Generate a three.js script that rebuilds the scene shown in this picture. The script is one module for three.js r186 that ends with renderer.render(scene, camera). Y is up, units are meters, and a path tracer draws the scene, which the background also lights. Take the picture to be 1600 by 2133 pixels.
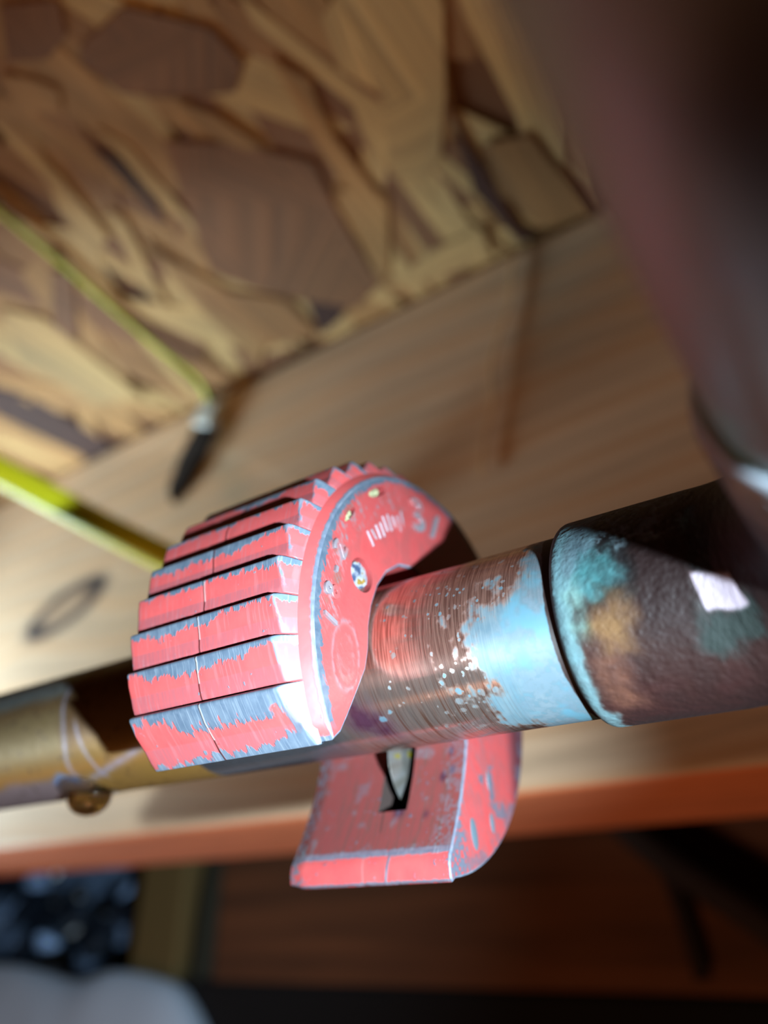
import * as THREE from 'three';
import { mergeGeometries } from 'three/addons/utils/BufferGeometryUtils.js';
import { RoundedBoxGeometry } from 'three/addons/geometries/RoundedBoxGeometry.js';
import { FontLoader } from 'three/addons/loaders/FontLoader.js';
import { TextGeometry } from 'three/addons/geometries/TextGeometry.js';

// ------------------------------------------------------------------ camera, light, exposure
// All lengths below are written in millimetres and multiplied by MM. x runs along the copper pipe, y is up, z points
// from the pipe towards the photographer; the pipe axis is the x axis.
const MM = 0.001;
const scene = new THREE.Scene();
scene.background = new THREE.Color(0x000000);
const camera = new THREE.PerspectiveCamera(67.2, 1600 / 2133, 0.001, 20);
const EYE = [0, -34.15, 86.44], LOOK = [-0.49313, 0.49242, -0.71717];
camera.position.set(EYE[0] * MM, EYE[1] * MM, EYE[2] * MM);
camera.lookAt((EYE[0] + LOOK[0] * 100) * MM, (EYE[1] + LOOK[1] * 100) * MM, (EYE[2] + LOOK[2] * 100) * MM);
camera.focus = 0.0905;
camera.userData.fStop = 9;
scene.add(camera);

const renderer = new THREE.WebGLRenderer({ antialias: true });
renderer.toneMapping = THREE.LinearToneMapping;
renderer.toneMappingExposure = 1.0;
renderer.shadowMap.enabled = true;

// the torch: cool white, low on the right, just outside the picture
const torch = new THREE.SpotLight(new THREE.Color(0.76, 0.97, 1.1), 0.42, 0, 0.56, 0.9, 2);
torch.position.set(55 * MM, -53 * MM, 76 * MM);
torch.target.position.set((55 - 350) * MM, (-53 + 72) * MM, (76 - 186) * MM);
torch.castShadow = true;
torch.shadow.radius = 0.12;
torch.shadow.mapSize.set(2048, 2048);
torch.shadow.camera.near = 0.005; torch.shadow.camera.far = 3;
scene.add(torch, torch.target);
// added unseen cool light, low on the left behind the pipe, aimed at the joist
const torch2 = new THREE.SpotLight(new THREE.Color(0.74, 1.0, 1.14), 0.74, 0, 0.6, 1.0, 2);
torch2.position.set(-500 * MM, -10 * MM, -30 * MM);
torch2.target.position.set(-335 * MM, 100 * MM, -92 * MM);
torch2.castShadow = true; torch2.shadow.radius = 2.2; torch2.shadow.camera.near = 0.01;
scene.add(torch2, torch2.target);
// added warm fill light, unseen, far below and behind the photographer
const warmFill = new THREE.PointLight(new THREE.Color(1.0, 0.50, 0.24), 0.40, 0, 2);
warmFill.position.set(-0.10, -0.70, 0.30);
warmFill.castShadow = true; warmFill.shadow.radius = 4;
scene.add(warmFill);

// ------------------------------------------------------------------ helpers
function rng(seed) { let s = seed >>> 0; return () => { s = (s + 0x6D2B79F5) | 0; let t = Math.imul(s ^ (s >>> 15), 1 | s); t = (t + Math.imul(t ^ (t >>> 7), 61 | t)) ^ t; return ((t ^ (t >>> 14)) >>> 0) / 4294967296; }; }
const PERM = new Float32Array(65536); { const r = rng(77); for (let i = 0; i < 65536; i++) PERM[i] = r(); }
const hsh = (x, y, z) => PERM[(Math.imul(x, 73856093) ^ Math.imul(y, 19349663) ^ Math.imul(z, 83492791)) & 65535];
function vnoise(x, y, z = 0) {
  const xi = Math.floor(x), yi = Math.floor(y), zi = Math.floor(z);
  let fx = x - xi, fy = y - yi, fz = z - zi;
  fx = fx * fx * (3 - 2 * fx); fy = fy * fy * (3 - 2 * fy); fz = fz * fz * (3 - 2 * fz);
  const l = (a, b, t) => a + (b - a) * t;
  return l(l(l(hsh(xi, yi, zi), hsh(xi + 1, yi, zi), fx), l(hsh(xi, yi + 1, zi), hsh(xi + 1, yi + 1, zi), fx), fy),
    l(l(hsh(xi, yi, zi + 1), hsh(xi + 1, yi, zi + 1), fx), l(hsh(xi, yi + 1, zi + 1), hsh(xi + 1, yi + 1, zi + 1), fx), fy), fz);
}
const fbm = (x, y, z = 0, o = 4) => { let a = 0.5, s = 0, n = 0; for (let i = 0; i < o; i++) { s += a * vnoise(x, y, z + i * 7.3); n += a; a *= 0.5; x = x * 2.03 + 5.1; y = y * 2.03 + 1.7; z *= 2.03; } return s / n; };
const sst = (a, b, x) => { const t = Math.min(1, Math.max(0, (x - a) / (b - a))); return t * t * (3 - 2 * t); };
const box1 = (x, a, b, s) => sst(a - s, a + s, x) * (1 - sst(b - s, b + s, x));
const D2R = Math.PI / 180;
const mixc = (a, b, t) => [a[0] + (b[0] - a[0]) * t, a[1] + (b[1] - a[1]) * t, a[2] + (b[2] - a[2]) * t];

// fn(u, v) -> { c: [r,g,b] 0..255 sRGB, r: roughness, m: metalness, h: height 0..1 }
function paint(w, h, fn, { bump = 0, wrapU = false, rm = true, gain = null, phys = {} } = {}) {
  const lin = new Float32Array(256), enc = (l) => 255 * (l <= 0.0031308 ? l * 12.92 : 1.055 * Math.pow(l, 1 / 2.4) - 0.055);
  for (let i = 0; i < 256; i++) { const q = i / 255; lin[i] = q <= 0.04045 ? q / 12.92 : Math.pow((q + 0.055) / 1.055, 2.4); }
  const C = new Uint8Array(w * h * 4), Q = rm ? new Uint8Array(w * h * 4) : null, B = bump ? new Uint8Array(w * h * 4) : null;
  const cl = (x) => Math.max(0, Math.min(255, Math.round(x)));
  for (let j = 0; j < h; j++) for (let i = 0; i < w; i++) {
    const o = fn((i + 0.5) / w, (j + 0.5) / h), k = (j * w + i) * 4;
    if (gain) { const a = typeof gain === 'number' ? gain : gain((j + 0.5) / h); for (let e = 0; e < 3; e++) o.c[e] = enc(lin[cl(o.c[e])] * a); }
    C[k] = cl(o.c[0]); C[k + 1] = cl(o.c[1]); C[k + 2] = cl(o.c[2]); C[k + 3] = 255;
    if (Q) { Q[k] = 255; Q[k + 1] = cl(o.r * 255); Q[k + 2] = cl(o.m * 255); Q[k + 3] = 255; }
    if (B) { B[k] = B[k + 1] = B[k + 2] = cl(o.h * 255); B[k + 3] = 255; }
  }
  const mk = (d, srgb) => {
    const t = new THREE.DataTexture(d, w, h, THREE.RGBAFormat); t.magFilter = THREE.LinearFilter; t.minFilter = THREE.LinearMipmapLinearFilter; t.generateMipmaps = true;
    t.wrapS = wrapU ? THREE.RepeatWrapping : THREE.ClampToEdgeWrapping; t.wrapT = THREE.ClampToEdgeWrapping;
    if (srgb) t.colorSpace = THREE.SRGBColorSpace; t.needsUpdate = true; return t;
  };
  const m = new THREE.MeshPhysicalMaterial({ map: mk(C, true), roughness: 0.8, metalness: 0, ...phys });
  if (Q) { m.roughness = 1; m.metalness = 1; m.roughnessMap = m.metalnessMap = mk(Q); }
  if (B) { m.bumpMap = mk(B); m.bumpScale = bump * MM; }
  return m;
}
const flat = (c, r = 0.7, m = 0, extra = {}) => new THREE.MeshPhysicalMaterial({ color: new THREE.Color(c), roughness: r, metalness: m, ...extra });

const taken = {};
function numbered(n) { taken[n] = (taken[n] || 0) + 1; return taken[n] === 1 ? n : `${n}_${String(taken[n] - 1).padStart(3, '0')}`; }
function thing(name, label, category, at = [0, 0, 0], group) {
  const o = new THREE.Group(); o.name = numbered(name); o.position.set(at[0] * MM, at[1] * MM, at[2] * MM); o.userData = { label, category };
  if (group) o.userData.group = group;
  BASE.set(o, at); scene.add(o); return o;
}
const BASE = new Map();
// geometry in world millimetres -> mesh under its parent
function part(name, geo, mat, parent, label) {
  geo.scale(MM, MM, MM);
  let p = parent; while (p && !BASE.has(p)) p = p.parent;
  if (p) { const b = BASE.get(p); geo.translate(-b[0] * MM, -b[1] * MM, -b[2] * MM); }
  const m = new THREE.Mesh(geo, mat); m.name = name; m.castShadow = m.receiveShadow = true;
  if (label) m.userData.label = label;
  (parent || scene).add(m); return m;
}
function lone(name, label, category, geo, mat, { group, kind } = {}) {
  const m = part(numbered(name), geo, mat, null); m.userData = kind === 'structure' ? { label, category, kind } : { label, category };
  if (group) m.userData.group = group; if (kind) m.userData.kind = kind; return m;
}
// grid surface from rows of points; rows[i][j] = [x,y,z]; uv(i,j)
function gridGeo(rows, uvf, { skip, closeU = false } = {}) {
  const n = rows.length, m = rows[0].length, P = [], U = [], I = [];
  for (let i = 0; i < n; i++) for (let j = 0; j < m; j++) { P.push(...rows[i][j]); U.push(...uvf(i, j)); }
  for (let i = 0; i < n - 1; i++) for (let j = 0; j < m - 1; j++) {
    if (skip && skip(i, j)) continue;
    const a = i * m + j, b = a + 1, c = a + m, d = c + 1; I.push(a, b, d, a, d, c);
  }
  const g = new THREE.BufferGeometry(); g.setAttribute('position', new THREE.Float32BufferAttribute(P, 3)); g.setAttribute('uv', new THREE.Float32BufferAttribute(U, 2)); g.setIndex(I);
  g.computeVertexNormals(); return g;
}
// a surface of revolution along a path: stations [centre, e1 (angle 0), e2 (angle 90), radius]
function sweep(st, vOf, seg = 128) {
  const rows = st.map(([c, e1, e2, r]) => { const row = []; for (let j = 0; j <= seg; j++) { const t = j / seg * Math.PI * 2 - Math.PI; const a = Math.cos(t) * r, b = Math.sin(t) * r; row.push([c[0] + e1[0] * a + e2[0] * b, c[1] + e1[1] * a + e2[1] * b, c[2] + e1[2] * a + e2[2] * b]); } return row; });
  const g = gridGeo(rows, (i, j) => [j / seg, vOf(i)]);
  // weld the normals along the seam
  const N = g.attributes.normal; for (let i = 0; i < st.length; i++) { const a = i * (seg + 1), b = a + seg; const x = N.getX(a) + N.getX(b), y = N.getY(a) + N.getY(b), z = N.getZ(a) + N.getZ(b), l = Math.hypot(x, y, z) || 1; N.setXYZ(a, x / l, y / l, z / l); N.setXYZ(b, x / l, y / l, z / l); }
  return g;
}
const tube = (pts, r, seg = 60, rad = 14) => new THREE.TubeGeometry(new THREE.CatmullRomCurve3(pts.map((p) => new THREE.Vector3(...p))), seg, r, rad, false);

// ------------------------------------------------------------------ ceiling of oriented strand board, strand by strand
{
  const WW = 512, WH = 128;
  const grainMat = (col, seed) => paint(WW, WH, (u, v) => {
    const g = fbm(u * 6, v * 40, seed, 4), b = fbm(u * 3, v * 4, seed + 9, 3), k = 0.72 + 0.36 * g + 0.22 * (b - 0.5);
    return { c: [col[0] * k, col[1] * k, col[2] * k], h: g };
  }, { rm: false, bump: 0.25, phys: { roughness: 0.75 } });
  const tones = { pale: [214, 172, 112], mid: [190, 140, 84], tan: [172, 120, 70], brown: [146, 98, 62], dark: [72, 38, 26] };
  const M = {}; let sd = 1; for (const k in tones) M[k] = grainMat(tones[k], sd++ * 13);
  const slab = new THREE.BoxGeometry(1500, 12, 620); slab.translate(-300, 193.2, -20);
  const ceiling = part('ceiling', slab, flat(0x6e4526, 0.85), null); ceiling.userData = { kind: 'structure', label: 'oriented strand board subfloor overhead made of pressed wood strands', category: 'ceiling' };
  const R = rng(5);
  const variants = [];
  for (let k = 0; k < 8; k++) {
    const s = new THREE.Shape(), a = 0.5, j = () => (R() - 0.5) * 0.16;
    s.moveTo(-a + R() * 0.12, -0.5 + R() * 0.2); s.lineTo(-0.1, -0.48 + j()); s.lineTo(a - R() * 0.14, -0.42 + R() * 0.2); s.lineTo(a, 0.1 + j()); s.lineTo(a - R() * 0.2, 0.5 - R() * 0.1); s.lineTo(0.05, 0.46 + j()); s.lineTo(-a + R() * 0.06, 0.4 + j()); s.closePath();
    const g = new THREE.ExtrudeGeometry(s, { depth: 1, bevelEnabled: false });
    const p = g.attributes.position, uv = g.attributes.uv; for (let i = 0; i < p.count; i++) uv.setXY(i, p.getX(i) + 0.5, p.getY(i) + 0.5);
    g.rotateX(Math.PI / 2); variants.push(g); // length x, width z, thickness goes down from 0 to -1
  }
  for (let i = 0; i < 270; i++) {
    const x = -420 + R() * 430, z = -112 + R() * 190, L = 55 + R() * 70, W = 5 + R() * 14, layer = i / 270;
    const t = R(), key = t < 0.3 ? 'pale' : t < 0.6 ? 'mid' : t < 0.82 ? 'tan' : t < 0.95 ? 'brown' : 'dark';
    const m = new THREE.Mesh(variants[i % 8], M[key]); m.name = i ? `wood_strand_${String(i).padStart(3, '0')}` : 'wood_strand';
    m.position.set(x * MM, (187.2 - layer * 1.3) * MM, z * MM); m.rotation.y = Math.PI / 2 + (R() + R() - 1) * 0.75; m.rotation.order = 'YXZ'; m.rotation.x = (R() - 0.5) * 0.02;
    m.scale.set(L * MM, 0.9 * MM, W * MM); m.castShadow = m.receiveShadow = true; ceiling.add(m);
  }
  const seen = [
    ['brown', [[-143, 0], [-124, -14], [-109, -32], [-114, -50], [-121, -87], [-136, -92], [-149, -78], [-162, -62], [-169, -46], [-152, -16]]],
    ['pale', [[-68, 24], [-52, 10], [-50, -14], [-63, -37], [-75, -54], [-84, -58], [-91, -50], [-79, -27]]],
    ['brown', [[-140, 33], [-121, 33], [-106, 16], [-105, 4], [-113, -1], [-131, 9], [-141, 18], [-143, 30]]],
    ['mid', [[-129, 7], [-123, -3], [-118, -19], [-123, -17], [-133, -2], [-134, 4]]],
    ['mid', [[-98, 1], [-93, -10], [-98, -28], [-99, -58], [-107, -57], [-104, -28], [-100, -10]]],
    ['pale', [[-156, 15], [-153, 5], [-158, -26], [-161, -32], [-160, -7]]],
    ['dark', [[-162, 12], [-159, 2], [-162, -14], [-166, -22], [-165, -4]]],  // gap between strands, its dark painted on a plate
    ['brown', [[-148, 52], [-134, 44], [-140, 37], [-150, 36], [-160, 42]]],
    ['mid', [[-165, 41], [-159, 36], [-155, 29], [-160, 24], [-171, 31]]],
    ['pale', [[-179, 19], [-180, 10], [-187, -14], [-200, -18], [-191, 4]]],
    ['pale', [[-178, -6], [-177, -13], [-197, -50], [-197, -38]]],
    ['brown', [[-217, -12], [-213, -18], [-240, -41], [-246, -33]]],
    ['pale', [[-251, -13], [-242, -25], [-244, -45], [-250, -83], [-271, -73], [-274, -38]]],
    ['mid', [[-179, -22], [-177, -34], [-171, -55], [-171, -80], [-191, -96], [-186, -57]]],
    ['tan', [[-180, -47], [-155, -73], [-157, -94], [-179, -89], [-184, -59]]],
    ['dark', [[-149, -76], [-136, -89], [-147, -94], [-157, -96]]],  // triangular hole in the board, its depth painted as a dark plate
    ['mid', [[-110, -43], [-102, -51], [-96, -55], [-114, -83], [-121, -87], [-112, -56]]],
    ['pale', [[-118, -89], [-96, -84], [-77, -85], [-80, -99], [-92, -98], [-111, -94]]],
    ['tan', [[-62, -57], [-48, -62], [-44, -91], [-43, -101], [-59, -97], [-65, -76]]],
    ['dark', [[-63, -37], [-65, -51], [-67, -94], [-61, -101], [-69, -99], [-72, -71]]],  // narrow gap line, drawn as a dark painted plate
  ];
  seen.forEach(([key, pts], i) => {
    const s = new THREE.Shape(pts.map(([x, z]) => new THREE.Vector2(x, -z)));
    const g = new THREE.ExtrudeGeometry(s, { depth: 0.5, bevelEnabled: false });
    const p = g.attributes.position, uv = g.attributes.uv; for (let k = 0; k < p.count; k++) uv.setXY(k, ((p.getY(k) + 120) / 110), ((p.getX(k) + 260) / 60) % 1);
    g.rotateX(-Math.PI / 2); g.translate(0, key === 'dark' ? 184.6 : 184.35 - (i % 5) * 0.1, 0); // (x, -z) -> (x, z)
    part(`wood_strand_${270 + i}`, g, M[key], ceiling);
  });
}

// ------------------------------------------------------------------ joist and what is fixed to it
const under = paint(1024, 128, (u, v) => { const f = fbm(u * 40, v * 40, 3, 4), g = fbm(u * 9, v * 60, 8, 3), k = 0.86 + 0.2 * f + 0.15 * (g - 0.5); return { c: [252 * k, 146 * k, 96 * k], h: g }; }, { rm: false, bump: 0.2, phys: { roughness: 0.8 } });
const joistMat = paint(2048, 512, (u, v) => {
  const x = u * 800 - 700, y = v * 190 - 3;
  let yy = y + 5 * (fbm(x * 0.006, y * 0.012, 3, 3) - 0.5) * 4;
  const kx = (x + 304) / 23, ky = (y - 100 - 0.22 * (x + 304)) / 8.5, kr = Math.hypot(kx, ky);
  yy += 9 * Math.exp(-kr * kr * 0.35) * Math.sign(ky || 1);
  const ring = 0.5 + 0.5 * Math.sin(yy * 0.42 + 2.5 * fbm(x * 0.004, yy * 0.03, 8, 2));
  const fine = fbm(x * 0.04, yy * 1.3, 2, 4);
  let k = 0.86 + 0.08 * ring + 0.16 * (fine - 0.5) + 0.1 * (fbm(x * 0.012, y * 0.02, 5, 3) - 0.5);
  let c = [248 * k, 210 * k, 172 * k];
  const late = Math.pow(ring, 6); c = mixc(c, [188, 132, 84], late * 0.35);
  const dark = box1(y - 0.16 * (x + 60), 40, 62, 8) * sst(-120, -60, x) * 0.3; c = mixc(c, [120, 74, 44], dark);
  const rim = 1.5 * Math.exp(-Math.pow((kr - 0.95) / 0.24, 2)) * (0.6 + 0.5 * fbm(x * 0.08, y * 0.15, 4, 3)); c = mixc(c, [44, 36, 38], Math.min(0.95, rim));
  c = mixc(c, [150, 118, 92], kr < 0.95 ? 0.45 : 0);
  return { c, h: fine * 0.6 + ring * 0.4 };
}, { rm: false, bump: 0.25, phys: { roughness: 0.6, clearcoat: 0 } });
{
  const s = new THREE.Shape(), y0 = -0.6, y1 = 183.4, z0 = -176, z1 = -100, r = 3;
  s.moveTo(z0 + r, y0); s.lineTo(z1 - r, y0); s.quadraticCurveTo(z1, y0, z1, y0 + r); s.lineTo(z1, y1 - r); s.quadraticCurveTo(z1, y1, z1 - r, y1); s.lineTo(z0 + r, y1); s.quadraticCurveTo(z0, y1, z0, y1 - r); s.lineTo(z0, y0 + r); s.quadraticCurveTo(z0, y0, z0 + r, y0);
  const g = new THREE.ExtrudeGeometry(s, { depth: 1700, bevelEnabled: false, curveSegments: 6 });
  g.rotateY(-Math.PI / 2); g.translate(600, 0, 0);
  const p = g.attributes.position, n = g.attributes.normal, uv = g.attributes.uv;
  for (let i = 0; i < p.count; i++) uv.setXY(i, (p.getX(i) + 700) / 800, Math.abs(n.getY(i)) > 0.8 ? (p.getZ(i) + 176) / 190 : (p.getY(i) + 3) / 190);
  g.clearGroups(); { const ix = []; const pos = g.attributes.position, A = [], B = []; for (let i = 0; i < pos.count; i += 3) (n.getY(i) < -0.8 ? B : A).push(i, i + 1, i + 2); g.setIndex([...A, ...B]); g.addGroup(0, A.length, 0); g.addGroup(A.length, B.length, 1); }
  lone('floor_joist', 'broad pale softwood floor joist with a dark knot, behind the copper pipe', 'joist', g, [joistMat, under]);
}
lone('hanging_thread', 'thin pale tan thread hanging down the joist face from the strand board', 'thread',
  tube([[-70, 183, -98.6], [-73, 172, -98.4], [-74.5, 160, -98.6], [-80, 146, -98.3], [-84, 133, -98.2], [-84, 120, -98.6], [-88, 108, -98.4], [-90, 94, -98.6]], 0.5, 60, 8), flat(0xe6bd8c, 0.8));
{
  const t = thing('cable_clip', 'small grey cable clip with a dark tapered strip at the joist top', 'cable clip', [-222, 160, -97]);
  const g1 = new RoundedBoxGeometry(13, 15, 6, 3, 1.6); g1.rotateZ(-0.5); g1.translate(-219, 172, -97);
  part('saddle', g1, flat(0xe4e2dc, 0.6), t);
  const g2 = new THREE.CylinderGeometry(2.6, 2.6, 2, 20); g2.rotateX(Math.PI / 2); g2.translate(-218, 174, -93.2); part('nail_head', g2, flat(0xc9ccc8, 0.4, 0.7), t);
  const s = new THREE.Shape(); s.moveTo(-227, 166); s.lineTo(-217, 162); s.lineTo(-222, 150); s.lineTo(-230, 138); s.lineTo(-236, 133); s.lineTo(-238.5, 140); s.lineTo(-234, 154); s.closePath();  // dark tapered strip lying on the joist face
  const g3 = new THREE.ExtrudeGeometry(s, { depth: 3, bevelEnabled: true, bevelSize: 0.6, bevelThickness: 0.8, bevelSegments: 2 }); g3.translate(0, 0, -99.2); part('tail', g3, flat(0x1a0e0a, 0.85), t);
}
lone('thin_yellow_cord', 'thin yellow-green cord running under the strand board to the cable clip', 'cord',
  tube([[-204, 183.2, 75], [-207, 183.4, 30], [-209, 182.6, -5], [-213, 183, -35], [-215, 182, -62], [-215, 180, -84], [-217, 176, -93]], 1.1, 70, 10), flat(0xc9e21c, 0.5));
lone('yellow_cable', 'thick bright yellow cable slanting down to the joist behind the red cutter', 'cable',
  tube([[-292, 145, 22], [-265, 128, -3], [-243, 113, -24], [-212, 92, -59], [-178, 71, -99.8]], 5.0, 70, 20), flat(0xe6e222, 0.42));

// ------------------------------------------------------------------ the dim space beyond the joist
{
  const R = rng(21);
  const board = paint(512, 256, (u, v) => { const g = fbm(u * 9, v * 60, 31, 4), b = fbm(u * 5, v * 5, 4, 3), k = 0.7 + 0.5 * (g - 0.5) + 0.5 * b; return { c: [116 * k, 70 * k, 42 * k], h: g }; }, { rm: false, bump: 0.3, phys: { roughness: 0.85 } });
  const wall = part('wall_back', new RoundedBoxGeometry(800, 260, 40, 3, 3).translate(-2, 60, -330), board, null); wall.userData = { kind: 'structure', label: 'dark brown wooden board wall in the gloom below the joist', category: 'wall' };
  const back = part('wall_left', new THREE.BoxGeometry(1500, 600, 20).translate(-900, 60, -470), flat(0x2b2522, 0.95), null); back.userData = { kind: 'structure', label: 'dark wall behind the stones at the lower left', category: 'wall' };
  const post = new RoundedBoxGeometry(46, 170, 40, 3, 4); post.translate(-452, 20, -325);
  lone('wooden_post', 'narrow olive-brown wooden post between the stones and the dark boards', 'post', post, flat(0x6b5a34, 0.85));
  const pipe2 = tube([[-417, -62, -322], [-415, 10, -325], [-396, 70, -330]], 13, 20, 20);  // dark green upright strip beside the post
  lone('dark_upright', 'dark green strip standing beside the olive-brown post', 'upright', pipe2, flat(0x27281c, 0.8));
  // stones in a heap
  const stones = [];
  for (let i = 0; i < 150; i++) {
    const g = new THREE.IcosahedronGeometry(1, 1), p = g.attributes.position, sx = 7 + R() * R() * 26, sd = R() * 90;
    for (let k = 0; k < p.count; k++) { const x = p.getX(k), y = p.getY(k), z = p.getZ(k), n = 0.7 + 0.6 * vnoise(x * 1.6 + sd, y * 1.6, z * 1.6); p.setXYZ(k, x * sx * n, y * sx * 0.75 * n, z * sx * n); }
    g.rotateY(R() * 6); g.rotateX(R()); const h = R(); g.translate(-860 + R() * 370, -40 + h * 110, -362 - h * 80 + R() * 10); { const t = R(), k = t < 0.45 ? 0.05 : t < 0.8 ? 0.45 : 1.7, cc = new Float32Array(p.count * 3); for (let e = 0; e < p.count; e++) { cc[e * 3] = k * 0.8; cc[e * 3 + 1] = k * 0.95; cc[e * 3 + 2] = k * 1.15; } g.setAttribute('color', new THREE.BufferAttribute(cc, 3)); } stones.push(g);
  }
  const sg = mergeGeometries(stones); sg.computeVertexNormals();
  lone('gravel', 'heap of wet bluish-grey stones at the lower left under the joist', 'gravel', sg, flat(0xc3d4ee, 0.2, 0, { vertexColors: true, clearcoat: 0.9, clearcoatRoughness: 0.12 }), { kind: 'stuff' });
  // grey sheet over the ledge, lumpy along its top, right end dropped to mimic shade
  const rows = [];
  for (let i = 0; i <= 60; i++) {
    const x = -1000 + i * 11.2, row = [], top = -45 - 9 * sst(-600, -520, x) + 7 * sst(-520, -480, x) - 10 * sst(-470, -385, x) + 5 * (fbm(x * 0.02, 3, 1, 3) - 0.5) - 70 * sst(-430, -330, x);
    for (let j = 0; j <= 24; j++) { const t = j / 24; const a = t * Math.PI * 0.5; let y, z; if (t < 0.35) { const q = t / 0.35; z = -330 + q * 30; y = top - 3 * (1 - q); } else { const q = (t - 0.35) / 0.65; z = -300 + 26 * Math.sin(q * 1.57) + 6 * (fbm(x * 0.015, q * 3, 2, 3) - 0.5); y = top - 190 * q * q - 10 * q; } row.push([x, y, z]); }
    rows.push(row);
  }
  lone('grey_sheet', 'smooth pale blue-grey sheet draped over the ledge at the bottom left', 'sheet', gridGeo(rows, (i, j) => [i / 60, j / 24]), new THREE.MeshPhysicalMaterial({ color: 0xd2e4fa, roughness: 0.8, side: THREE.DoubleSide }));
  const ledge = new RoundedBoxGeometry(1500, 200, 60, 3, 6); ledge.translate(-250, -150, -338);  // same surface as the sheet, its shade painted in as black
  const lg = part('floor', ledge, flat(0x0b090c, 0.95), null); lg.userData = { kind: 'structure', label: 'floor ledge with its shade painted black along the bottom of the picture', category: 'floor' };
  lone('dark_band', 'thick dark band slanting across the brown boards at the lower right', 'cable', tube([[-140, 30, -300], [-110, 2, -298], [-72, -26, -297], [-30, -60, -297]], 8, 40, 14), flat(0x2a1a13, 0.8));  // dark diagonal band laid over the boards
  lone('dark_band', 'thin dark band hanging below the thick one at the lower right', 'cable', tube([[-112, 0, -303], [-108, -20, -303], [-104, -46, -303]], 4, 30, 12), flat(0x26170f, 0.8));  // thinner dark band below it
}

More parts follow.
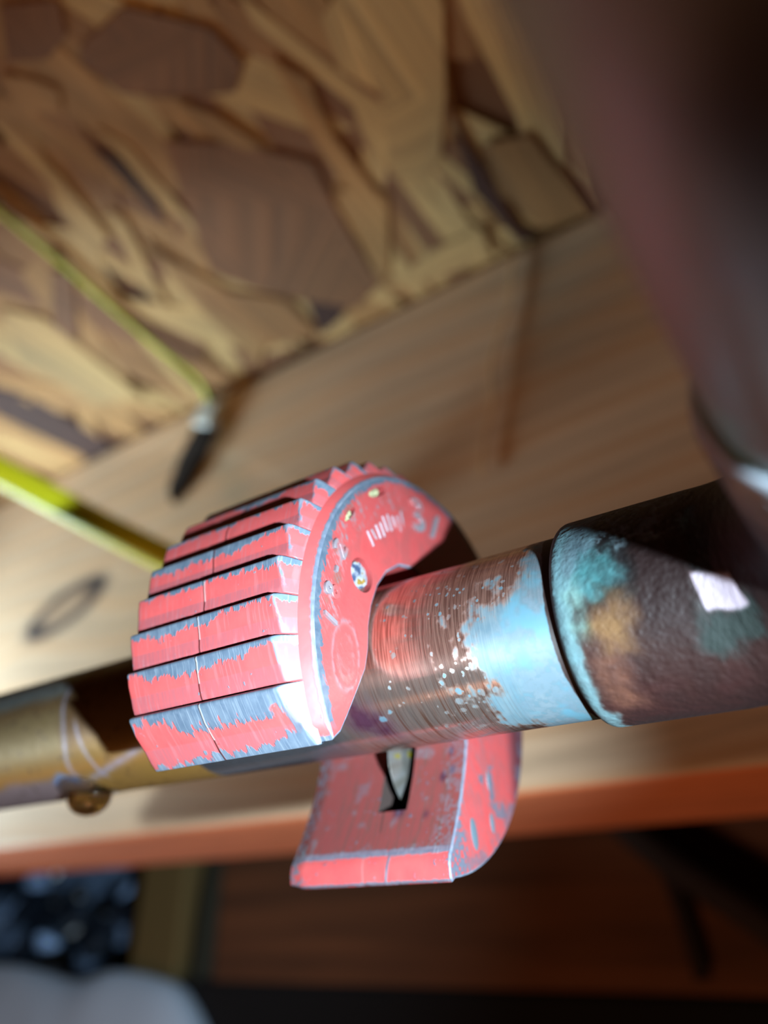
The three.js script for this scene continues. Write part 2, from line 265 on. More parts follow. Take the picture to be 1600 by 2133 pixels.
// ------------------------------------------------------------------ the copper pipe
const RP = 11.1;
{
  const X0 = -140, X1 = -28, R = rng(9);
  const dots = []; for (let i = 0; i < 150; i++) { const a = -62 + R() * 95; dots.push([-57 + Math.sqrt(R()) * 23, a, 0.12 + R() * R() * (a < 0 ? 0.62 : 0.3), 0.35 + 0.6 * R()]); }
  const mat = paint(1024, 2048, (u, v) => {
    const th = (u * 360 - 180), x = X0 + (X1 - X0) * v, cy = Math.sin(th * D2R) * RP, cz = Math.cos(th * D2R) * RP;
    const n3 = (s, o = 3, q = 0) => fbm(x * s, cy * s, cz * s + q, o);
    let c, r = 0.4, m = 0.55, h = 0.5;
    const streak = fbm(x * 9, cy * 0.35, cz * 0.35, 3), str2 = fbm(x * 2.2 + 7, cy * 0.12, cz * 0.12, 3);
    if (x > -90) {
      c = mixc([236, 178, 158], [166, 116, 102], sst(0.3, 0.75, streak));
      c = mixc(c, [176, 166, 160], sst(-12, -45, th) * (0.45 + 0.4 * str2));
      c = mixc(c, [150, 96, 76], sst(0.55, 0.75, fbm(x * 6, cy * 0.2, cz * 0.2 + 9, 2)) * sst(-20, -60, th) * 0.7);
      h = streak; r = 0.16 + 0.07 * streak; m = 0.84;
      // purple burn under the jaw
      const pu = Math.exp(-Math.pow((x + 57.5 + (th + 58) * 0.08) / 3.2, 2) - Math.pow((th + 55) / 20, 2)) * (0.4 + n3(0.7)); c = mixc(c, [72, 34, 58], Math.min(0.85, pu)); m *= 1 - 0.5 * Math.min(1, pu);
      const bl = sst(-60, -66, x) * sst(-30, -55, th); c = mixc(c, [128, 142, 158], bl * 0.7);
      // blue-green patina
      const dens = sst(-52, -34, x) * (0.25 + 0.75 * box1(th, -85, -4, 14)) + 0.2 * sst(-46, -33, x) * sst(70, 30, th);
      const nn = n3(0.55, 4) * 0.72 + 0.28 * fbm(x * 1.2, cy * 0.5, cz * 0.5, 3);
      let p = sst(0.52, 0.72, nn + dens * 0.46 - 0.2) * 0.85;
      const f6 = n3(1.6, 4, 6); const t0 = -37 + 5 * (n3(0.4) - 0.5) + 4 * sst(-20, 25, th), tall = (0.72 + 0.4 * f6) * sst(t0 - 0.8, t0 + 1.4, x + 1.2 * (f6 - 0.5)) * sst(100, 80, th);
      let pc = mixc([84, 140, 166], [126, 166, 182], n3(0.9));
      for (const d of dots) { const dx = x - d[0], dt = (th - d[1]) * D2R * RP; if (Math.abs(dx) < 1.2 && Math.abs(dt) < 1.2) { const q = Math.hypot(dx, dt) + 0.5 * (n3(2.2, 2) - 0.5); if (q < d[2]) p = Math.max(p, sst(d[2], d[2] * 0.5, q) * d[3]); } }
      pc = [pc[0] * 0.78, pc[1] * 0.78, pc[2] * 0.78]; c = mixc(c, pc, p * 0.92); r = r + (0.78 - r) * p; m *= 1 - p * 0.9; h = h * (1 - p) + p * (0.75 + 0.2 * n3(2));
      let bc = mixc([118, 146, 164], [150, 166, 174], n3(0.5)); bc = mixc(bc, mixc([136, 134, 136], [112, 158, 178], f6), sst(0.4, 0.6, f6)); bc = mixc(bc, [110, 172, 194], sst(0.5, 0.7, n3(0.35, 3, 5)) * 0.8);
      bc = [bc[0] * 0.78, bc[1] * 0.78, bc[2] * 0.78]; c = mixc(c, bc, Math.min(0.92, tall)); r = r + (0.72 - r) * tall; m *= 1 - 0.85 * tall;
      // bare dark ring before the fitting
      const edge = -30.3 - 1.4 * sst(10, 85, th) + 0.25 * (n3(1.2, 3) - 0.5) + 0.25 * sst(-40, -70, th);
      const g = sst(edge - 0.12, edge + 0.12, x); c = mixc(c, [44, 30, 28], g); r = r + (0.8 - r) * g; m *= 1 - g; h = h * (1 - g) + 0.1 * g;
      c = mixc(c, [84, 60, 58], sst(84, 100, th) * (1 - g));
    } else {
      const b = n3(0.18, 4), f = n3(0.9, 3), w = th + 14 * (n3(0.12, 3, 4) - 0.5);
      c = mixc([126, 92, 60], [176, 134, 66], sst(-20, -45, w));
      c = mixc(c, [168, 126, 78], b * 0.5);
      const left = sst(-114, -119, x + 2 * (n3(0.3) - 0.5));
      c = mixc(c, [150, 160, 160], left * sst(8, 28, w) * 0.9); c = mixc(c, [164, 142, 98], left * box1(w, -35, 8, 12) * 0.7);
      c = mixc(c, [158, 140, 150], left * sst(-50, -62, w) * 0.9);
      const line = (pos, wd) => Math.exp(-Math.pow((x - pos) / wd, 2));
      const e1 = line(-116.8 - 0.6 * Math.sin(th * 0.09) , 0.55) * box1(th, -64, 30, 6), e2 = line(-112.2 - 0.05 * (th + 30), 0.5) * box1(th, -64, -10, 8);
      const e3 = Math.exp(-Math.pow((th + 60 - (x + 112) * 1.4) / 4, 2)) * sst(-118, -112, x) * sst(-92, -101, x);
      c = mixc(c, [186, 178, 206], Math.min(0.8, (e1 + e2 + e3) * (0.5 + 0.5 * f)));
      const blue = Math.exp(-Math.pow((th + 58 + 4 * Math.sin(x)) / 3.5, 2)) * box1(x, -124, -117.5, 0.8); c = mixc(c, [120, 160, 225], blue * 0.8);
      c = mixc(c, [70, 50, 36], sst(0.62, 0.8, f) * 0.35);
      r = 0.42 + 0.2 * f; m = 0.35; h = f;
    }
    return { c, r, m, h };
  }, { bump: 0.012, wrapU: true, gain: (v) => X0 + (X1 - X0) * v > -90 ? 0.76 : 0.6, phys: { anisotropy: 0.93, anisotropyRotation: Math.PI / 2 } });
  const st = []; for (let x = -620; x <= -12; x += 4) st.push([[x, 0, 0], [0, 0, 1], [0, 1, 0], RP]);
  lone('copper_pipe', 'horizontal copper pipe with blue-green stained bright end, gripped by the red cutter', 'pipe', sweep(st, (i) => ((-620 + i * 4) - X0) / (X1 - X0)), mat);
}

// ------------------------------------------------------------------ elbow fitting and the second pipe
{
  const S = [], push = (c, e1, r, s) => S.push([c, e1, [0, 1, 0], r, s]);
  const xs = -29.3, RO = 12.35;
  const lip = (q) => q < 1.3 ? RP + 0.1 + (RO - RP - 0.1) * Math.sqrt(Math.max(0, 1 - Math.pow(1 - q / 1.3, 2))) : RO;
  let s = 0;
  for (const q of [0, 0.08, 0.2, 0.4, 0.65, 1.0, 1.3, 2, 4, 7, 10, 13]) push([xs + q, 0, 0], [0, 0, 1], lip(q), q);
  const bodyR = (f) => RO - 0.35 * Math.sin(Math.PI * f);
  const c0 = [-15.3 + 1, 0], rad = 19.3;
  for (let i = 0; i <= 24; i++) { const f = i / 24, a = f * Math.PI / 2; push([-14.3 + rad * Math.sin(a), 0, rad - rad * Math.cos(a)], [-Math.sin(a), 0, Math.cos(a)], bodyR(f), 15 + f * rad * 1.5708); }
  const sE = 15 + rad * 1.5708;
  for (const q of [2, 5, 9, 13, 15.7, 16.2, 16.6, 16.9, 17.1]) push([5, 0, rad + q], [-1, 0, 0], q > 15.7 ? lip(17.1 - q) : RO + 0.2, sE + q);
  const SL = sE + 17.1;
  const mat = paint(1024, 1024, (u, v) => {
    const th = u * 360 - 180, q = v * SL, cy = Math.sin(th * D2R) * RO, cz = Math.cos(th * D2R) * RO;
    const n3 = (k, o = 3, z = 0) => fbm(q * k, cy * k, cz * k + z, o);
    let c = mixc([46, 20, 18], [74, 30, 25], sst(-20, -70, th) * n3(0.3)); c = mixc(c, [26, 24, 26], sst(0.45, 0.6, n3(0.16, 4)) * sst(-40, -15, th) * 0.85);
    const f = n3(0.9, 4), g = n3(2.2, 3, 3);
    let r = 0.6, m = 0.15, h = 0.4 * f + 0.3 * g;
    const put = (col, a, rr = 0.8) => { c = mixc(c, col, Math.min(1, Math.max(0, a))); r += (rr - r) * a; m *= 1 - a; };
    if (q < 30) {
      const wob = 4.5 * (n3(0.45, 4, 2) - 0.5), wt = 60 * (n3(0.4, 4, 8) - 0.5);
      put([150, 178, 190], box1(q + wob * 1.5, 4, 17, 2.5) * box1(th + wt, 12, 74, 9) * sst(0.42, 0.6, f * 0.6 + g * 0.4) * 0.85);
      put([90, 160, 186], box1(q, 15, 19, 2) * box1(th + wt, 8, 30, 6) * f);
      put([116, 152, 162], box1(q + wob, -2, 5.4, 1) * box1(th + wt * 0.5, -6, 60, 7) * (0.75 + 0.3 * f));
      put([92, 118, 130], Math.exp(-Math.pow((q - 3.6) / 1.2, 2) - Math.pow((th - 34) / 9, 2)) * 0.8 + Math.exp(-Math.pow((q - 3.8) / 1, 2) - Math.pow((th - 20) / 5, 2)) * 0.8);
      put([66, 138, 142], box1(q + wob, 3.2, 8, 1.2) * box1(th + wt * 0.4, -8, 14, 6) * (0.5 + 0.6 * f));
      put([150, 106, 54], box1(q + wob * 0.8, 3.6, 8.4, 1.8) * box1(th + wt * 0.4, -36, -12, 10) * (0.65 + 0.4 * f));
      put([128, 72, 44], box1(q + wob * 0.8, 2.4, 6, 1.6) * box1(th + wt * 0.4, -72, -34, 11) * (0.4 + 0.6 * f));
      put([120, 164, 172], box1(q, -1, 2.4 + wob * 0.6, 0.5) * sst(64, 52, th) * (0.75 + 0.25 * f));
      put([132, 172, 162], box1(q, 1.5, 3.8, 0.8) * box1(th, -28, 2, 6) * f);
      put([24, 52, 48], box1(q + wob, 14, 26, 1.5) * box1(th + wt * 0.4, -46, -26, 5) * 0.8);
      put([226, 206, 220], box1(q + wob * 0.2 + 0.05 * (th + 17), 15.4, 24.5, 0.25) * box1(th + wt * 0.08 + 4 * sst(17, 25, q), -27, -9, 1.5), 0.7);  // pale patch of light on the bend, painted into the colour
    } else {
      const d = SL - q; // from the second rim
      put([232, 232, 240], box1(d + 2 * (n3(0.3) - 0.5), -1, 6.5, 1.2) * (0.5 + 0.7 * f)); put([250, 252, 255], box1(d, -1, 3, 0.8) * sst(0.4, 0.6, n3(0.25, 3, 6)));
      put([240, 160, 92], box1(d, 1, 6, 1) * box1(th, -25, 25, 8) * sst(0.45, 0.6, n3(0.3, 3, 11))); put([50, 46, 60], sst(0.55, 0.66, n3(0.22, 3, 15)) * box1(d, 2, 11, 1.5) * 0.9);
      put([214, 200, 200], box1(d, 5, 14, 2) * f * 0.8);
    }
    return { c, r, m, h };
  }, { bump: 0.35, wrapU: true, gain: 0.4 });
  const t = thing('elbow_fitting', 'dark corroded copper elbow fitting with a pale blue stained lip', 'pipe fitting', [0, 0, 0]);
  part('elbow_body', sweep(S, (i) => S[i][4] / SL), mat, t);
  const ringMat = flat(0xa9b0ba, 0.45, 0.4);
  const ring = new THREE.TorusGeometry(RP + 0.45, 0.55, 12, 90); ring.translate(5, 0, rad + 17.2);
  part('solder_ring', ring, ringMat, t, 'pale grey solder ring');

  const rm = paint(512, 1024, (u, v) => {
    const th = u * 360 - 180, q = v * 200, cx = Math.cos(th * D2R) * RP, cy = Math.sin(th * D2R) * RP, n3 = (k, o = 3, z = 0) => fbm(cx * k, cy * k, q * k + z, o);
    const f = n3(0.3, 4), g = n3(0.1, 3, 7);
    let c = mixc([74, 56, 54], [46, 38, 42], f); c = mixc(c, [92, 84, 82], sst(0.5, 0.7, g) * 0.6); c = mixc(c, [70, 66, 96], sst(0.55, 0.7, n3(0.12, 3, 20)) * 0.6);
    const ed = box1(th + 30 * (g - 0.5), -62, 38, 16); c = mixc(c, mixc([176, 160, 156], [206, 198, 196], f), ed * 0.8); const tz = sst(15, 5, q); c = mixc(c, [150, 214, 206], tz * sst(0.35, 0.6, n3(0.35, 3, 2)) * 0.9);  // paler left side: missing light painted into the colour; teal stain near the rim
    return { c, r: 0.42 + 0.2 * f, m: 0.2, h: f };
  }, { bump: 0.06, wrapU: true, gain: 0.55, phys: { clearcoat: 0.3, clearcoatRoughness: 0.4 } });
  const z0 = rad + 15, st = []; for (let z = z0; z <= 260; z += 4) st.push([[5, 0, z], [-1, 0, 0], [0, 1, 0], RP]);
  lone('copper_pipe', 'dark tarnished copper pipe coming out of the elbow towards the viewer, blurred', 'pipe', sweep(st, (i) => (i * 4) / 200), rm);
}

// ------------------------------------------------------------------ the drop of water
{
  const prof = []; for (let i = 0; i <= 24; i++) { const t = i / 24; const y = -t * 6.2, r = t < 0.4 ? 5.6 - 1.6 * Math.pow(t / 0.4, 0.8) : 4.0 * Math.sqrt(Math.max(0, 1 - Math.pow((t - 0.4) / 0.6, 2))); prof.push(new THREE.Vector2(Math.max(0.001, r), y)); }
  prof.unshift(new THREE.Vector2(0.001, 0)); prof.reverse();
  const g = new THREE.LatheGeometry(prof, 48); g.scale(1.05, 0.92, 0.85); g.translate(-119.5, -9.2, 1.2);
  // the upper part rests on the round of the pipe
  const p = g.attributes.position; for (let i = 0; i < p.count; i++) { const y = p.getY(i), z = p.getZ(i), r = Math.hypot(y, z); if (r < RP + 0.06) { const k = (RP + 0.06) / r; p.setY(i, y * k); p.setZ(i, z * k); } } g.computeVertexNormals();
  lone('water_drop', 'clear water drop hanging under the copper pipe left of the red cutter', 'drop', g, new THREE.MeshPhysicalMaterial({ color: 0xffffff, roughness: 0.02, transmission: 1, thickness: 0.004, ior: 1.33, attenuationColor: new THREE.Color(0xc89a50), attenuationDistance: 0.012 }));
}

// ------------------------------------------------------------------ the red tube cutter
{
  const CZ = -5, CY = 1.4, FX = -54; // centre of the round body, plane of its right face
  const t = thing('tube_cutter', 'red ribbed C-shaped tube cutter with worn paint, clamped round the copper pipe', 'tube cutter', [-68, 1.4, -5]);
  const pol = (deg, r) => [CZ + r * Math.cos(deg * D2R), CY + r * Math.sin(deg * D2R)];
  const RB = 27.5;
  // outline in (z, y): outer arc from the front jaw over the top and the back to the lower jaw, then the throat
  const raw = [];
  for (let a = -34; a <= 264; a += 1.5) raw.push([...pol(a, RB + (a > 90 ? 0.5 * sst(90, 110, a) : 0)), 'o']);
  raw.push([-7.6, -26.9, 'e'], [-7.1, -26.3, 'e'], [-6.9, -24.6, 'e'], [-7.1, -23.6, 'e'], [-7.5, -22.9, 'e']);
  const thr = [[-8.9, -20.1], [-9.9, -18], [-10.2, -17.2], [-10.9, -15.6], [-11.5, -13.9], [-12.1, -12.2], [-12.6, -10.2], [-13, -8.4], [-13.1, -6], [-13.1, -3], [-13, 1], [-12.4, 4.5], [-10.8, 8], [-8, 11.2], [-4, 13.4], [0, 13.9], [4, 12.9], [7.2, 10.6], [9.3, 7.8], [10.7, 4.4], [11.25, 1.5], [11.25, -1.5], [11.8, -4.3], [13.4, -7.4], [15, -10.4], [16.4, -12.8]];
  for (const p of thr) raw.push([...p, 't']);
  const N = raw.length, nor = raw.map((_, i) => { const a = raw[(i + N - 1) % N], b = raw[(i + 1) % N]; const dz = b[0] - a[0], dy = b[1] - a[1], l = Math.hypot(dz, dy); return [dy / l, -dz / l]; }); // outward for a counter-clockwise outline (z right, y up)
  const cum = [0]; for (let i = 1; i <= N; i++) cum.push(cum[i - 1] + Math.hypot(raw[i % N][0] - raw[i - 1][0], raw[i % N][1] - raw[i - 1][1]));
  const TOT = cum[N];
  const iE = raw.findIndex((p) => p[2] === 'e'), iT = raw.findIndex((p) => p[2] === 't');
  const Ds = [0, 0.05, 0.13, 0.22, 0.3, 0.7, 1.5, 2.5, 4, 6, 8, 8.6, 10, 12, 13.6, 14, 16, 18, 20, 22, 24, 24.6, 25.3, 26, 26.6, 27];
  const off = (d, i) => { if (d < 0.3) return 0.3 - Math.sqrt(Math.max(0, 0.09 - (0.3 - d) ** 2)); if (d <= 24.5) return 0; const k = raw[i % N][2] === 'o' ? Math.min(1, 0.25 + Math.abs(iE - (i % N)) * 0.12) : 0.25; return (d - 24.5) * 0.85 * k; };
  // wear patterns
  const paintCol = (n) => mixc([252, 98, 100], [255, 116, 114], n), bare = (n) => mixc([112, 134, 160], [164, 182, 202], n);
  const sideMat = paint(512, 2048, (u, v) => {
    const d = u * 27, s = v * TOT, sE = cum[iE], sT = cum[iT];
    const n = fbm(d * 0.5, s * 0.5, 1, 4), f = fbm(d * 2.2, s * 2.2, 4, 3), st = fbm(d * 5, s * 0.3, 6, 3);
    let c = paintCol(n), r = 0.45, m = 0, h = 0.6 + 0.1 * f;
    let w = sst(0.42 + 0.5 * (f - 0.5), 0.2, d) * 0.95; w = Math.max(w, s < 3 ? sst(0.9 + 1.2 * (f - 0.5), 0.5, s) : 0);                                      // bare front edge
    w = Math.max(w, sst(24.2 + 3 * (n - 0.5), 25.2, d) * sst(0.46, 0.6, f) * 0.8);
    if (s > sE - 1 && s < sT + 26) {
      const edge = Math.min(Math.abs(s - sE - 0.3), Math.abs(s - cum[iT - 1]) - 0.25);
      w = Math.max(w, sst(0.4 + 0.9 * (f - 0.5) + 0.5 * (n - 0.5), 0.1, edge) * 0.85);
      if (s > cum[iT - 1]) { // dull, dirty jaw face
        const dirt = sst(0, 0.35, s - cum[iT - 1] - 0.2); c = mixc(c, [150, 72, 68], dirt * 0.85); c = mixc(c, [118, 84, 76], dirt * sst(0.5, 0.75, st) * 0.6); r = 0.6;
        w = Math.max(w * 0.9, sst(0.62, 0.74, n) * 0.35 * dirt, sst(4.2 + 1.6 * (n - 0.5), 2.8, d) * sst(0.42, 0.6, f) * 0.4);
        const spot = (a, b, ra, rb) => Math.exp(-Math.pow((d - a) / ra, 2) - Math.pow((s - sT - b) / rb, 2));
        const sp = Math.min(1, 1.4 * (spot(9.8, 3.2, 0.9, 1.0) + spot(3.4, 7.7, 0.5, 0.7) + spot(2.0, 8.6, 0.4, 0.6) + spot(2.4, 11.4, 0.35, 0.6) + 0.5 * spot(5.2, 2.2, 0.5, 0.6))); c = mixc(c, [84, 44, 66], sp * 0.85);
        c = mixc(c, [86, 66, 60], Math.exp(-Math.pow((d - 12.2 - 0.1 * (s - sT)) / 0.16, 2)) * box1(s - sT, 0, 6.5, 0.5) * 0.8);
      } else { const ln = Math.exp(-Math.pow((d - 10.2 + 0.2 * (s - sE)) / 0.22, 2)); w = Math.max(w, ln * 0.9); const seam = Math.exp(-Math.pow((d - 13.8) / 0.09, 2)); c = mixc(c, [216, 160, 160], seam * 0.8); }
    }
    if (s > cum[N - 4]) w = Math.max(w, 0.7 * sst(0.3, 0.6, f));
    c = mixc(c, bare(f), w); c = mixc(c, [236, 242, 250], w * sst(0.62, 0.8, st) * 0.5); r += (0.42 - r) * w; m = 0.25 * w; h -= 0.25 * w;
    return { c, r, m, h };
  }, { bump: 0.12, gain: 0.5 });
  const faceMat = paint(1400, 1400, (u, v) => {
    const z = -34 + 60 * u, y = -31 + 64 * v, R = Math.hypot(z - CZ, y - CY), an = Math.atan2(y - CY, z - CZ) / D2R;
    const n = fbm(z * 0.5, y * 0.5, 1, 4), f = fbm(z * 1.9, y * 1.9, 4, 4), ang = 0.9, q1 = z * Math.cos(ang) + y * Math.sin(ang), q2 = -z * Math.sin(ang) + y * Math.cos(ang), sc = fbm(q1 * 0.5, q2 * 4.5, 8, 3);
    let c = paintCol(n), r = 0.4, m = 0, h = 0.5 + 0.12 * f;
    c = mixc(c, [214, 104, 104], sst(0.45, 0.7, n) * 0.5);
    const re = 26.5 + 0.9 * (f - 0.5) + 1.3 * (sc - 0.5) - 0.4 * sst(60, 20, an) ; let w = sst(re, re + 0.12, R) * (an > -30 ? 1 : 0.5 * sst(0.4, 0.6, n)); // bare ridge
    // pale rubbed zone beside the writing and worn letters
    const rub = box1(R, 22.4, 26.3, 0.6) * box1(an, -4, 75, 8); c = mixc(c, [208, 160, 166], rub * sst(0.52, 0.7, sc * 0.6 + f * 0.4) * 0.9); c = mixc(c, [168, 120, 104], rub * sst(0.6, 0.8, n) * 0.5);
    w = Math.max(w, rub * sst(0.7, 0.78, f * 0.5 + sc * 0.5) * 0.7);
    // oval maker's mark, rubbed
    const oz = (z - 15.9) / 2.6, oy = (y + 3.6) / 4.3, o = Math.hypot(oz, oy); c = mixc(c, [200, 150, 158], Math.exp(-Math.pow((o - 1) / 0.1, 2)) * 0.8 * sst(0.35, 0.6, f * 0.6 + n * 0.4)); c = mixc(c, [206, 150, 156], Math.exp(-Math.pow((o - 0.55 - 0.3 * (sc - 0.5)) / 0.14, 2)) * sst(0.45, 0.65, f) * 0.4);
    h += 0.25 * Math.exp(-Math.pow((o - 1) / 0.12, 2)) + 0.12 * Math.exp(-Math.pow((o - 0.6) / 0.14, 2));
    // fold between the two flats
    h += 0.22 * sst(4.3, 3.6, z) * sst(12, 16, y);
    // lower jaw: chipped patches
    if (y < -2 && z < 0) { const chip = sst(0.66, 0.7, fbm(z * 0.3, y * 0.3, 15, 4) + 0.1 * (f - 0.5)); w = Math.max(w, chip * 0.75, sst(-10.4 + 2 * (n - 0.5), -9.4, z - 0.28 * (y + 16)) * sst(0.35, 0.55, f) * 0.9); c = mixc(c, [196, 128, 136], sst(0.5, 0.7, sc) * 0.5); c = mixc(c, [70, 48, 62], sst(-25, -30, z) * 0.7); }
    w = Math.max(w, sst(0.79, 0.84, f * 0.6 + n * 0.4));
    c = mixc(c, bare(f), w); r += (0.34 - r) * w; m = 0.25 * w;
    return { c, r, m, h };
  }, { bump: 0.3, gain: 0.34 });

  // side of the body, with the slot for the wheel left open
  const iA = raw.findIndex((p) => p[1] === -17.2 && p[2] === 't'), iB = raw.findIndex((p) => p[1] === -3 && p[2] === 't');
  const jA = Ds.indexOf(8.6), jB = Ds.indexOf(13.6);
  const bulge = (p, i, d) => p[2] === 'o' && i * 1.5 - 34 < 92 ? Math.min(1.7, Math.max(0, d - 0.1) * 0.75) * sst(0, 3, i) * (1 - sst(82, 92, i * 1.5 - 34)) * (1 - sst(24, 27, d)) : 0;
  const rows = []; for (let i = 0; i <= N; i++) { const p = raw[i % N], q = nor[i % N]; rows.push(Ds.map((d) => { const e = bulge(p, i % N, d) - off(d, i); return [FX - d, p[1] + q[1] * e, p[0] + q[0] * e]; })); }
  const slotCut = (i, j) => i >= iA && i < iB && j >= jA && j < jB;
  const side = gridGeo(rows, (i, j) => [Ds[j] / 27, cum[i] / TOT], { skip: slotCut });
  // lids with holes
  const holeC = [13.0, 8.0], holes = [[holeC[0], holeC[1], 2.35, 2.35, 0], [9.6, 22.2, 2.5, 0.6, 2.53], [15.8, 15.8, 1.8, 0.42, 2.17]];
  const ellipse = (h, k = 1, n = 28) => { const o = []; for (let i = 0; i < n; i++) { const a = i / n * 2 * Math.PI, x = Math.cos(a) * h[2] * k, y = Math.sin(a) * h[3] * k; o.push(new THREE.Vector2(h[0] + x * Math.cos(h[4]) - y * Math.sin(h[4]), h[1] + x * Math.sin(h[4]) + y * Math.cos(h[4]))); } return o; };
  const lid = (d, withHoles, flip) => {
    const ring = raw.map((p, i) => new THREE.Vector2(p[0] - nor[i][0] * off(d, i), p[1] - nor[i][1] * off(d, i)));
    const hs = withHoles ? holes.map((h) => ellipse(h).reverse()) : [];
    const tri = THREE.ShapeUtils.triangulateShape(ring, hs), pts = [...ring, ...hs.flat()], P = [], U = [], Nn = [], I = [];
    for (const p of pts) { P.push(FX - d, p.y, p.x); U.push((p.x + 34) / 60, (p.y + 31) / 64); Nn.push(flip ? -1 : 1, 0, 0); }
    for (const [a, b, c] of tri) flip ? I.push(a, b, c) : I.push(a, c, b);
    const g = new THREE.BufferGeometry(); g.setAttribute('position', new THREE.Float32BufferAttribute(P, 3)); g.setAttribute('normal', new THREE.Float32BufferAttribute(Nn, 3)); g.setAttribute('uv', new THREE.Float32BufferAttribute(U, 2)); g.setIndex(I); return g;
  };
  const front = lid(0, true, false), rear = lid(27, false, true);
  const mkIndexed = (g) => g;
  const body = mergeGeometries([mkIndexed(side), front, rear], true);
  part('body', body, [sideMat, faceMat, faceMat], t);
  // walls of the wheel slot
  {
    const inn = []; const P = []; const dark = flat(0x2a1c18, 0.8);
    const deep = (i) => [raw[i][0] - nor[i][0] * 11, raw[i][1] - nor[i][1] * 11];
    const quad = (a, b, c, d) => { const k = P.length / 3; P.push(...a, ...b, ...c, ...d); inn.push(k, k + 1, k + 2, k, k + 2, k + 3); };
    const at = (i, d, k) => { const q = k ? deep(i) : raw[i]; return [FX - d, q[1], q[0]]; };
    for (let i = iA; i < iB; i++) { for (const d of [8.6, 13.6]) quad(at(i, d, 0), at(i + 1, d, 0), at(i + 1, d, 1), at(i, d, 1)); quad(at(i, 8.6, 1), at(i, 13.6, 1), at(i + 1, 13.6, 1), at(i + 1, 8.6, 1)); }
    for (const i of [iA, iB]) quad(at(i, 8.6, 0), at(i, 13.6, 0), at(i, 13.6, 1), at(i, 8.6, 1));
    const g = new THREE.BufferGeometry(); g.setAttribute('position', new THREE.Float32BufferAttribute(P, 3)); g.setIndex(inn); const ng = g.toNonIndexed(); ng.computeVertexNormals(); dark.side = THREE.DoubleSide;
    part('wheel_slot', ng, dark, t, 'dark slot in the lower jaw');
  }
  // hole walls and floors
  holes.forEach((h, k) => {
    const deep = k ? 1.6 : 1.1, e = ellipse(h, 1.0, 28), rws = [0, 1].map((q) => [...e, e[0]].map((p) => [FX - q * deep, p.y, p.x])), g = gridGeo(rws, (i, j) => [(e[j % 28].x + 34) / 60, (e[j % 28].y + 31) / 64]);
    const m = faceMat.clone(); m.side = THREE.DoubleSide; part('hole_rim', g, m, t);
    const sh = new THREE.Shape(ellipse(h, 1.02)); const fl = new THREE.ShapeGeometry(sh); fl.rotateY(Math.PI / 2); // (x,y) -> (0,y,-x)
    const p = fl.attributes.position; for (let i = 0; i < p.count; i++) p.setXYZ(i, FX - deep, p.getY(i), -p.getZ(i)); fl.computeVertexNormals();
    part('hole_floor', fl, flat(k ? 0x1d140e : 0x4a2a28, 0.8, 0, { side: THREE.DoubleSide }), t);
    if (k) { const R = rng(40 + k), gs = []; for (let i = 0; i < 14; i++) { const q = new THREE.IcosahedronGeometry(0.28 + R() * 0.28, 1), a = (R() * 1.3 - 0.9) * h[2], b = (R() - 0.5) * h[3]; q.scale(1, 0.8 + R() * 0.4, 1); q.translate(FX - 0.45 - R() * 0.5, h[1] + a * Math.sin(h[4]) + b * Math.cos(h[4]), h[0] + a * Math.cos(h[4]) - b * Math.sin(h[4])); gs.push(q); } const gm = part('grit', mergeGeometries(gs), flat(0x8d8a68, 0.9), t, 'olive grit caught in the slit'); gm.userData.kind = 'stuff'; }
  });
  { // steel pin end in the round hole
    const g = new THREE.CylinderGeometry(1.75, 1.95, 0.9, 40, 3); const p = g.attributes.position; for (let i = 0; i < p.count; i++) if (p.getY(i) > 0.4) p.setY(i, p.getY(i) + 0.35 * (vnoise(p.getX(i) * 1.4 + 3, p.getZ(i) * 1.4, 2) - 0.5)); g.computeVertexNormals(); g.rotateZ(-Math.PI / 2); g.translate(FX - 0.75, holeC[1], holeC[0] + 0.25);
    part('pin', g, paint(128, 128, (u, v) => { const f = fbm(u * 4, v * 4, 3, 3); return { c: f > 0.64 ? [196, 160, 84] : mixc([90, 110, 150], [214, 220, 228], sst(0.3, 0.55, f)), r: 0.3, m: 0.7, h: f }; }, { bump: 0.2 }), t, 'scratched steel pin end');
  }
  // ribs across the outside of the front
  const tips = [-34.5, -19.5, -9, 0.5, 10, 19.5, 29, 39, 49, 58.5, 67.5, 76, 84.5], NR = 12;
  const ribMat = paint(1024, 2048, (u, v) => {
    const k = Math.min(NR - 1, Math.floor(v * NR)), q = v * NR - k, d = 1.2 + u * 27.5, sd = k * 17.3, L = k ? 5 : 7.5;
    const n = fbm(d * 0.42 + sd, q * L * 0.6, k, 4), f = fbm(d * 1.6 + sd, q * L * 1.1, 4, 4), sc = fbm(d * 3.2 + sd, q * L * 0.35, 7, 3), n2 = fbm(d * 0.16 + sd, 2.2, k, 2);
    let c = paintCol(n); c = mixc(c, [214, 112, 118], (1 - sst(0.4, 0.46, q)) * (0.55 + 0.45 * sst(0.3, 0.6, fbm(d * 7, q * 2, 3, 2)))); c = mixc(c, [226, 150, 156], sst(0.55, 0.75, sc) * 0.35);  // lower half of each rib darker, facet shade painted into the colour
    let r = 0.55, m = 0, h = 0.6 + 0.1 * f;
    const depth = (k > 6 ? 0.6 : 1) * (0.05 + 0.25 * sst(0.3, 0.75, n2)) + (k === 0 ? 0.05 : 0);
    const fs = fbm(d * 8 + sd, q * 1.4, 12, 2), thr = 0.96 - depth + 0.24 * (sc - 0.5) + 0.3 * (f - 0.5) + 0.1 * (fs - 0.5);
    let w = sst(thr - 0.015, thr + 0.02, q);
